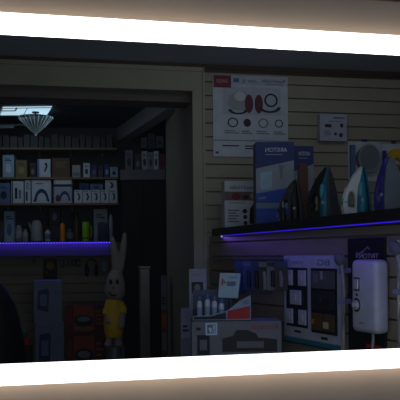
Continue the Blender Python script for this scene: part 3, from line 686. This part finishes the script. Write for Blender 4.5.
finish('handle', TU([(k*.7, 0, H*.84), (k*1.15, 0, H*.8), (k*1.2, 0, H*.5), (k*.9, 0, H*.25)], k*.11, 8), BLACK, t, True); finish('base', LA([(k*1.02, 0), (k*1.02, H*.04)], 24), BLACK, t)
jar('flask', 'white tapered flask on counter shelf right of the pale kettle', 'flask', 48, 228, 6, OFFW, DARK, off=.24, lab_m=MIDBLUE)
sbox('speaker_box', 'tall black speaker with blue ring standing on counter shelf below the arch carton', 'speaker', 49, 208, 60, z3s, BLACK, [('cone', 'ring', .2, .12, .8, .5, NAVY), ('tweeter', 'disc', .3, .62, .7, .86, MIDBLUE), ('grille', 'disc', .34, .2, .66, .42, DARK, .003)], off=.14, dep=.1)
jar('bottle', 'orange bottle with dark cap in the middle of counter shelf', 'bottle', 62.8, 220, 5.2, mat((225, 135, 20), .4), DARK, off=.27, prof=[(.9, 0), (1, .03), (1, .74), (.6, .82), (.45, .86)])
jar('glass_jar', 'dark purple jar between the orange bottle and green mug', 'jar', 70, 226, 8, mat((60, 54, 84), .3), BLACK, lab_m=GREY)
jar('flask', 'brown tall flask standing behind the purple jar', 'flask', 76.5, 212, 6, mat((90, 66, 34), .4), DARK, off=.14)
mug('bright yellow green mug with handle on counter shelf', 86, 222, 7, GREEN, .26)
sbox('carton', 'pale grey carton standing behind the dark blue bag', 'box', 93.5, 209, 107.5, z3s, LGREY, pic(GREY), off=.14, dep=.1)
q, d = spot(102.5, .27)
t = thing('tote_bag', 'dark blue bag with handles at right end of counter shelf', 'bag', (q.x, q.y, z3s), 0)
k = span(98, 107, d)/2; H = P(102, 219, d).z - z3s
finish('bag_body', PR([(-k, 0), (k, 0), (k*.9, H*.85), (k*.6, H*.8), (0, H*.88), (-k*.6, H*.8), (-k*.95, H*.85)], -.02, .05, .006), mat((34, 46, 88), .6), t, True)
finish('handle', TU([(-k*.5, 0, H*.78), (-k*.35, 0, H*1.05), (k*.35, 0, H*1.05), (k*.5, 0, H*.78)], .004, 8), NAVY, t)
jar('bottle', 'slim pale bottle at the right end beside grey carton', 'bottle', 111.2, 210, 4, LBLUE, INK, off=.2)

# hanging goods under the counter shelf
def hang(name, label, cat, x0, y0, x1, y1, m, plist, dep=.03, group=None):
    lo, w, h = on_plane(BK, x0, y0, x1, y1, dep + .012)
    t = carton(name, label, cat, lo, w, h, dep, BK.ang, m, plist, group, body='pack_body')
    finish('hook', TU([(0, dep, h - .01), (0, -.0 + dep*.5, h + .006), (0, dep + .01, h + .006)], .003, 6), STEEL, t)
    return t
hang('hanging_pack', 'black hanging pack with yellow label under counter shelf', 'pack', 43.5, 259, 56.5, 281, mat((24, 20, 18), .5), [('yellow_label', 'disc', .22, .52, .82, .9, mat((150, 118, 26), .5)), ('orange_mark', 'disc', .14, .34, .3, .46, ORANGE)])
hang('hanging_clip', 'small dark grey clip hanging under left part of counter shelf', 'clip', 32.5, 257, 36, 263, GREY, [('jaw', 'rect', .2, .1, .8, .5, DARK)])
for i, (x0, y1, lab) in enumerate(((60, 268, 'first small pack right of yellow labelled one under counter shelf'), (64.2, 267, 'second small pack in the row under counter shelf'), (68.4, 268, 'third small pack in the row under counter shelf'), (72.6, 266, 'fourth small pack in the row under counter shelf'), (76.8, 267, 'fifth small pack in the row under counter shelf'))):
    hang('small_pack', lab, 'pack', x0, 259, x0 + 3.4, y1, [mat((84, 90, 90), .5), OLIVE, GREY, mat((60, 80, 70), .5), DARK][i], [('label', 'rect', .15, .3, .85, .7, [OLIVE, GREY, DARK, OLIVE, GREY][i])], group='small packs under the counter shelf')
lo, w, h = on_plane(BK, 84.5, 258, 98, 277, .06)
t = thing('headphones', 'black headphones with blue cushions hanging beside the rabbit figure', 'headphones', lo, BK.ang)
b2 = bmesh.new(); a_ringflat(b2, 0, h*.5, w*.46, .012, .02, .045, a0=0, a1=PI, rz=h*.5); finish('headband', b2, BLACK, t)
for s in (-1, 1): 
    e_ = finish('ear_cup', BA((s*w*.34, .03, h*.34), (w*.17, .026, h*.32)), BLACK, t, True); finish('cushion', BA((s*w*.3, .008, h*.34), (w*.11, .016, h*.2)), mat((50, 70, 150), .5), e_, True)
q, d = BK.pt(104.3, 271, .07), 0
t = thing('hanging_cup', 'pale blue cup hanging behind the rabbit ears', 'cup', (q.x, q.y, q.z), 0)
k = span(100.5, 108, 7.4)/2
finish('cup', LA([(k*.7, 0), (k, .02), (k, .09), (k*.9, .09), (k*.6, .02)], 20), LBLUE, t, True); finish('hook', TU([(0, k*.9, .08), (0, k*1.0, .105), (0, .065, .105)], .003, 6), STEEL, t)

# cartons on the storeroom floor
for x0, y0, x1, y1, d, lab, lower in ((35.2, 321.5, 63.5, 0, 6.95, 'lower white carton with pictured appliance standing on storeroom floor', True), (33.8, 280.5, 61.5, 321, 6.97, 'upper white carton with pictured appliance stacked on the other', False)):
    zb = 0.0 if lower else zlow
    o_ = free_box('appliance_carton', lab, 'box', x0, y0, x1, zb, d, .26, .2, mat((112, 128, 156), .55), [
        ('printed_picture', 'poly', 0, 0, 1, 1, mat((50, 56, 100), .5), .0012, [(.12, .3), (.5, .22), (.52, .34), (.55, .72), (.5, .8), (.16, .76)]), ('picture_body', 'rect', .22, .38, .46, .66, MIDBLUE, .002), ('pale_spot', 'rect', .72, .62, .92, .76, MIDBLUE), ('printed_text', 'lines', .1, .88, .8, .93, MIDBLUE, .0012, 1)])
    zlow = P((x0+x1)/2, y0, d).z if lower else 0
zl2 = None
for x0, y0, x1, d, lab in ((65.8, 334.5, 104.5, 7.02, 'lower red and orange carton with dark appliance picture'), (65.4, 304.5, 104, 7.03, 'upper red and orange carton with dark appliance picture')):
    zb = 0.0 if zl2 is None else zl2
    o_ = free_box('grill_carton', lab, 'box', x0, y0, x1, zb, d, .3, 0, mat((88, 36, 32), .55), [
        ('orange_panel', 'poly', 0, 0, 1, 1, mat((150, 66, 36), .5), .0012, [(.2, .3), (.74, .3), (.72, .97), (.22, .97)]), ('text_block', 'lines', .78, .3, .96, .85, mat((150, 80, 50), .5), .0012, 4), ('appliance_picture', 'disc', .22, .26, .72, .66, BLACK, .003), ('picture_lid', 'disc', .3, .42, .64, .6, GREY, .004), ('red_block', 'rect', .02, .4, .16, .85, mat((130, 34, 34), .5), .002), ('plate_picture', 'disc', .2, .1, .76, .3, mat((150, 90, 60), .5), .002)])
    zl2 = P((x0+x1)/2, y0, d).z
# black sack at the left edge
q = P(-12, YH, 6.3)
t = thing('black_sack', 'black slumped sack at the left edge in front of slats', 'sack', (q.x, q.y, 0), 0)
b2 = bmesh.new(); seg = 36
R0 = span(-12, 24, 6.3)
hs_ = P(-12, 276, 6.3).z
pr = [(.8, 0), (1.0, .08), (1.02, .25), (.95, .42), (.82, .6), (.68, .75), (.46, .88), (.22, .97), (.09, 1.0)]
a_lathe(b2, [(R0*a, hs_*b) for a, b in pr], seg)
for v in b2.verts:
    a = math.atan2(v.co.y, v.co.x); s = 1 + .035*math.sin(7*a + v.co.z*9) + .02*math.sin(13*a)
    v.co.x *= s; v.co.y *= s
finish('sack_body', b2, mat((10, 10, 13), .55), t, True)
finish('tie', LA([(R0*.1, hs_*.985), (R0*.13, hs_*.99), (R0*.13, hs_*1.005), (R0*.1, hs_*1.01)], 18), DARK, t, True)
q = P(25.5, YH, 6.9)
t = thing('toy_car', 'small red toy with green top on floor beside white cartons', 'toy', (q.x, q.y, .0), 0)
finish('plinth_box', BX(-.05, .05, -.04, .04, 0, P(25, 345, 6.9).z), mat((60, 50, 46), .6), t)
zt_ = P(25, 345, 6.9).z
finish('red_body', BX(-.045, .035, -.03, .03, zt_, zt_ + .07, bev=.015), RED, t, True); finish('green_top', BA((-.015, 0, zt_ + .11), (.035, .03, .045)), mat((30, 110, 60), .5), t, True)

# ------------------------------------------------------------------ rabbit figure (plain, generic)
dR = 6.3; q = P(114, YH, dR)
def RP(px, py, y=0.0):
    w_ = P(px, py, dR); return (w_.x - q.x, y, w_.z)
kx = dR/F
t = thing('rabbit_figure', 'tall white rabbit figure with upright ears and a yellow top', 'figure', (q.x, q.y, 0), 0)
b2 = bmesh.new()
a_ball(b2, RP(115.3, 286), (9.8*kx, 9*kx, 16.5*kx), 24); a_ball(b2, RP(114.8, 291.5), (10.4*kx, 9.4*kx, 10.5*kx), 24)
def limb(pts, rs):
    t2 = bmesh.new(); a_tube(t2, pts, rs, 14); merge(b2, t2)
    a_ball(b2, pts[0], (rs[0],)*3, 12); a_ball(b2, pts[-1], (rs[-1],)*3, 12)
limb([RP(112.6, 238), RP(113.5, 246), RP(115, 256), RP(115.5, 266), RP(114.5, 275)], [1.8*kx, 3.5*kx, 4.2*kx, 3.6*kx, 3.5*kx])
limb([RP(124.6, 234), RP(124, 243), RP(122.6, 254), RP(121, 266), RP(118, 276)], [1.8*kx, 3.0*kx, 3.4*kx, 3.4*kx, 3.5*kx])
a_ball(b2, RP(113.5, 317), (8.6*kx, 8*kx, 19*kx), 24)
limb([RP(119, 305), RP(122.5, 314, -.03), RP(121.5, 325, -.05)], [3*kx, 3.6*kx, 4*kx]); limb([RP(109, 306), RP(107.5, 314, -.03), RP(109.5, 321, -.075)], [3*kx, 3.0*kx, 2.8*kx])
for s in (109, 118): limb([RP(s, 330), RP(s, 341)], [3.6*kx, 3.4*kx]); 
for s in (108.5, 118.5): a_ball(b2, RP(s, 344, -.025), (4.2*kx, .07, 3*kx), 16)
me = bpy.data.meshes.new('r'); b2.to_mesh(me); b2.free(); tmp = bpy.data.objects.new('r', me); COL.objects.link(tmp)
md = tmp.modifiers.new('r', 'REMESH'); md.mode = 'VOXEL'; md.voxel_size = .009; sm = tmp.modifiers.new('s', 'SMOOTH'); sm.iterations = 4; sm.factor = .5
bpy.context.view_layer.update()
me2 = bpy.data.meshes.new_from_object(tmp.evaluated_get(bpy.context.evaluated_depsgraph_get())); bpy.data.objects.remove(tmp)
bo = bpy.data.objects.new('rabbit_body', me2); COL.objects.link(bo); bo.parent = t; me2.materials.clear(); me2.materials.append(mat((160, 151, 147), .6))
for p_ in me2.polygons: p_.use_smooth = True
b2 = bmesh.new(); prof = [(7.4, 337), (9, 333), (9.8, 324), (9.6, 314), (9.0, 306), (7.4, 300), (5, 298)]
for k3 in range(1):
    a_lathe(b2, [(r*kx, RP(114, y)[2]) for r, y in prof], 28, sy=.95)
for v in b2.verts: v.co.x += RP(113.2, 300)[0]
finish('yellow_top', b2, YELLOW, t, True)
for s0, s1, s2 in (((120.0, 303), (122.8, 309, -.018), (122.6, 313, -.03)), ((109, 304), (107.4, 309, -.018), (107, 314, -.03))):
    finish('sleeve', TU([RP(*s0), RP(*s1), RP(*s2)], [3.8*kx, 4.3*kx, 4.4*kx], 14), YELLOW, t, True)
for ex in (111.8, 118.4):
    e_ = finish('eye', BA(RP(ex, 281.5, -.079), (1.5*kx, .012, 2.6*kx)), BLACK, t, True)
finish('nose', BA(RP(114.8, 287.5, -.092), (1.5*kx, .01, 1.1*kx)), mat((150, 90, 95), .5), t, True)
finish('mouth', TU([RP(110.6, 292, -.083), RP(112.5, 294.4, -.091), RP(115, 295.2, -.094), RP(117.6, 293.8, -.089)], .007, 8), INK, t, True)
finish('pedestal', LA([(11*kx, 0), (11*kx, .02), (9.5*kx, .05), (9.5*kx, RP(114, 346)[2])], 28), mat((120, 124, 132), .3, .5), t, True)

# ------------------------------------------------------------------ right part of the storeroom: cabinet, post, boxes
dC = 6.75
xa, xb = P(122, YH, dC).x, P(166, YH, dC).x; zc_ = P(144, 169.5, dC).z
t = thing('black_cabinet', 'tall black cabinet with grey top board filling the storeroom corner', 'cabinet', ((xa+xb)/2, dC, 0), 0)
wC = xb - xa
finish('cabinet_body', BX(-wC/2, wC/2, .02, .5, 0, zc_ - .10, bev=.004), mat((6, 6, 8), .7), t)
finish('top_board', BX(-wC/2 - .01, wC/2 + .0, 0, .52, zc_ - .10, zc_, bev=.004), mat((104, 108, 116), .6), t)
for s in (-1, 1):
    dr = finish('door', BX(min(s*.004, s*(wC/2 - .01)), max(s*.004, s*(wC/2 - .01)), .002, .02, .06, zc_ - .12, bev=.003), mat((6, 6, 8), .7), t)
    finish('handle', TU([(s*.03, -.015, 1.0), (s*.03, -.015, 1.15)], .005, 8), DARK, dr)
for i, (x0, y0, x1, m, lab) in enumerate(((125, 150, 133, mat((90, 98, 112), .5), 'grey carton at left on top of the black cabinet'), (134.5, 154, 141, DARK, 'small dark carton on top of the black cabinet'), (141.5, 151, 147.5, LGREY, 'pale carton next to small dark one on the cabinet'), (148, 152, 153, mat((130, 142, 160), .5), 'blue grey carton in the middle of cabinet top row'), (153.5, 151, 158.5, PAPER, 'white carton second from right on cabinet top'), (159, 154, 165, MAROON, 'dark red carton at the right end of cabinet top'))):
    free_box('carton', lab, 'box', x0, y0, x1, zc_, dC + .05, .14, 0, m, pic(INK if i != 1 else GREY))
sh = thing('wall_shelf', 'dark high shelf above the black cabinet beneath the sloping beam', 'shelf', ((P(140, YH, 6.95).x + P(170, YH, 6.95).x)/2, 6.95, P(150, 147, 6.95).z), 0)
wS = span(138, 168, 6.95)
finish('shelf_board', BX(-wS/2, wS/2, 0, .25, -.015, 0), DARK, sh); finish('bracket', BX(-.01, .01, .2, .25, -.07, -.015), DARK, sh)
zsh = P(150, 147, 6.95).z
for x0, y0, x1, m, lab in ((141, 137, 147, mat((70, 80, 96), .5), 'grey blue jar box at left on high dark shelf'), (148, 133, 155, mat((44, 50, 64), .5), 'dark slate box in the middle of high dark shelf'), (156, 136, 163, mat((80, 90, 100), .5), 'pale slate box at right on high dark shelf')):
    free_box('carton', lab, 'box', x0, y0, x1, zsh, 6.97, .14, 0, m, pic(INK))
# steel post
dP = 5.9; q = P(144, YH, dP); hp = P(144, 266, dP).z; r = span(138.5, 150, dP)/2
t = thing('steel_post', 'square brushed steel post with flat cap standing in the dark doorway', 'post', (q.x, q.y, 0), .25)
finish('post_body', BX(-r*.85, r*.85, -r*.85, r*.85, .02, hp - .02, bev=.006), mat((120, 118, 112), .35, .6), t)
finish('cap', BX(-r, r, -r, r, hp - .02, hp, bev=.004), mat((130, 130, 126), .35, .6), t); finish('base_plate', BX(-r*1.8, r*1.8, -r*1.8, r*1.8, 0, .02, bev=.004), STEEL, t)
# narrow cartons against the reveal
q = P(167, YH, 5.75)
zt1 = P(167, 317, 5.75).z; wq = .05
carton('narrow_carton', 'orange edged narrow carton leaning by the storeroom wall', 'box', (P(163.5, YH, 6.2).x, 6.2, 0), .05, P(163.5, 310, 6.2).z, .12, 0, mat((120, 70, 40), .6), [('orange_label', 'rect', .1, .78, .9, .96, ORANGE), ('pale_label', 'rect', .1, .5, .9, .72, GREY)])
carton('narrow_carton', 'pale slim carton stacked on the orange edged narrow carton', 'box', (P(163.5, YH, 6.2).x, 6.2, P(163.5, 310, 6.2).z), .05, P(163.5, 276, 6.2).z - P(163.5, 310, 6.2).z, .12, 0, mat((110, 112, 118), .6), [('blue_label', 'rect', .1, .5, .9, .8, MIDBLUE), ('printed_text', 'lines', .15, .15, .85, .4, INK, .0012, 3)])

# ------------------------------------------------------------------ ceiling of the storeroom: rooflight, lamp, tube
zc2 = CE - .004
hq = (CE - HC)
def cpt(px, py):   # on the ceiling
    dy = py - YH; dx = px - XC; v = dy - ROLL*dx; d = -(CE - .024 - HC)*F/v; return P(px, py, d)
pa, pb_, pc_, pd_ = cpt(3, 108), cpt(52, 107.3), cpt(47, 115), cpt(-.5, 115.3)
w0 = bmesh.new(); vs = [w0.verts.new(p) for p in (pa, pb_, pc_, pd_)]; f = w0.faces.new(vs); r = bmesh.ops.extrude_face_region(w0, geom=[f])
bmesh.ops.translate(w0, vec=(0, 0, .010), verts=[v for v in r['geom'] if isinstance(v, bmesh.types.BMVert)])
wn = struct('window_1', w0, mat((206, 236, 246), .5, emit=.95))
w0 = bmesh.new()
for u, v in ((pa, pb_), (pb_, pc_), (pc_, pd_), (pd_, pa), ((pa+pb_)/2 + Vector((.0, 0, 0)), (pc_+pd_)/2)): a_tube(w0, [u - Vector((0, 0, .003)), v - Vector((0, 0, .003))], .0035, 6)
fr_ = finish('window_frame', w0, GREY, wn)
w0 = bmesh.new(); u = pa.lerp(pb_, .02); a_tube(w0, [u.lerp(pd_, .35), pa.lerp(pb_, .28).lerp(pd_.lerp(pc_, .28), .35), pa.lerp(pb_, .28) + Vector((0, 0, -.004))], .008, 6); finish('window_catch', w0, GREY, wn)
# fluted cone pendant
dp_ = cpt(35.5, 112).y; q = cpt(35.5, 112)
t = thing('pendant_lamp', 'fluted glass cone lamp hanging point down from the ceiling', 'lamp', (q.x, q.y, CE), 0)
r = span(18.5, 53, dp_)/2; za, zb2 = P(35.5, 117.2, dp_).z - CE, P(35.5, 134, dp_).z - CE
glassm = mat((96, 116, 120), .25, coat=.3); ribm = mat((215, 235, 238), .3)
b2 = bmesh.new(); a_lathe(b2, [(r*.05, zb2), (r*.16, zb2 + .012), (r*.62, zb2 + (za-zb2)*.55), (r*.98, za - .012), (r, za), (r*.9, za + .002)], 72, flute=.09); finish('glass_shade', b2, glassm, t)

for i in range(22):
    an = 2*PI*i/22; c_, s_ = math.cos(an), math.sin(an)
    finish('glass_rib', TU([(r*.12*c_, r*.12*s_, zb2 + .008), (r*.62*c_, r*.62*s_, zb2 + (za-zb2)*.55), (r*c_, r*s_, za)], [.003, .0045, .006], 6), ribm, t, True)
finish('ceiling_plate', LA([(.03, -.035), (.035, -.03), (.035, 0), (.03, 0)], 20), DARK, t); finish('stem', TU([(0, 0, -.03), (0, 0, za)], .008, 8), DARK, t)
finish('finial', BA((0, 0, zb2), (.014, .014, .02)), mat((225, 235, 238), .2), t, True)
# tube light on the ceiling at the left
a = P(-14, 126.5, 7.05); b = P(14, 126.8, 7.05)
t = thing('tube_light', 'grey fluorescent tube fitting near the ceiling left of the cone lamp', 'light', (b.x, b.y, b.z), 0)
finish('tube', TU([(a.x-b.x, 0, 0), (0, 0, 0)], .014, 12), mat((150, 162, 170), .4), t, True); finish('housing', BX(a.x-b.x, .12, .0, .05, .012, .03, bev=.003), GREY, t)
finish('drop_rod', TU([(-.1, .025, .03), (-.1, .025, CE - b.z)], .005, 8), DARK, t)

# ------------------------------------------------------------------ lights
def area(name, loc, target, sx, sy, power, col):
    l = bpy.data.lights.new(name, 'AREA'); l.shape = 'RECTANGLE'; l.size = sx; l.size_y = sy; l.energy = power; l.color = col
    o = bpy.data.objects.new(name, l); COL.objects.link(o); o.location = loc
    o.rotation_euler = (Vector(target) - Vector(loc)).to_track_quat('-Z', 'Y').to_euler(); return o
area('shop_fill', (.5, 1.95, 1.25), (.35, 5.1, 1.75), 2.2, 1.7, 5.0, (.90, .95, 1.0))  # unseen soft light, cool as daylight, added to reach front faces and ceiling
area('wall_back_fill', (.75, 3.7, 2.5), (.5, 5.2, 1.7), 1.6, .3, 1.9, (.95, .97, 1.0))  # unseen area light added to brighten the wall opposite the mirror
area('rooflight_daylight', (-1.6, 6.6, 2.5), (-1.5, 6.9, 0), .9, .35, 1.5, (.75, .9, 1.0))
area('storeroom_fill', (-1.1, 5.6, 2.45), (-1.2, 7.5, 1.4), .8, .3, .62, (.85, .92, 1.0))  # unseen fill added near the doorway to light the shelves and goods
q = (A + dirL*LL*.55) + LE.n*-.014
l = area('ledge_led', (q.x, q.y, ZU - .012), (q.x - LE.n.x*.12, q.y - LE.n.y*.12, ZU - .2), LL + .2, .012, .75, (.2, .09, 1.0))
l.rotation_euler = Matrix(((dirL.x, 0, 0), (0, 1, 0), (0, 0, 1))).to_euler(); l.rotation_euler = (0, 0, angL)
q = (BK.pt(-12, 244, SD + .03) + BK.pt(108, 244, SD + .03))/2
l = area('shelf_led', (q.x, q.y, z3s - .012), (0, 0, 0), L3, .01, .95, (.13, .05, 1.0)); l.rotation_euler = (math.radians(12), 0, BK.ang)

wd = bpy.data.worlds.new('world'); S.world = wd; wd.use_nodes = True
wd.node_tree.nodes['Background'].inputs['Color'].default_value = (.75, .85, 1.0, 1); wd.node_tree.nodes['Background'].inputs['Strength'].default_value = .13

# ------------------------------------------------------------------ camera
cd = bpy.data.cameras.new('camera'); cam = bpy.data.objects.new('camera', cd); COL.objects.link(cam)
cd.sensor_width = 36; cd.lens = F/400*36; cd.shift_y = (YH - 200)/400; cd.clip_start = .01
cam.matrix_world = Matrix.Translation((0, 0, HC)) @ Matrix.Rotation(PI/2, 4, 'X') @ Matrix.Rotation(ROLL, 4, 'Z')
S.camera = cam
S.view_settings.view_transform = 'Standard'; S.view_settings.look = 'None'; S.view_settings.gamma = 1; S.view_settings.exposure = 0; S.view_settings.use_curve_mapping = False
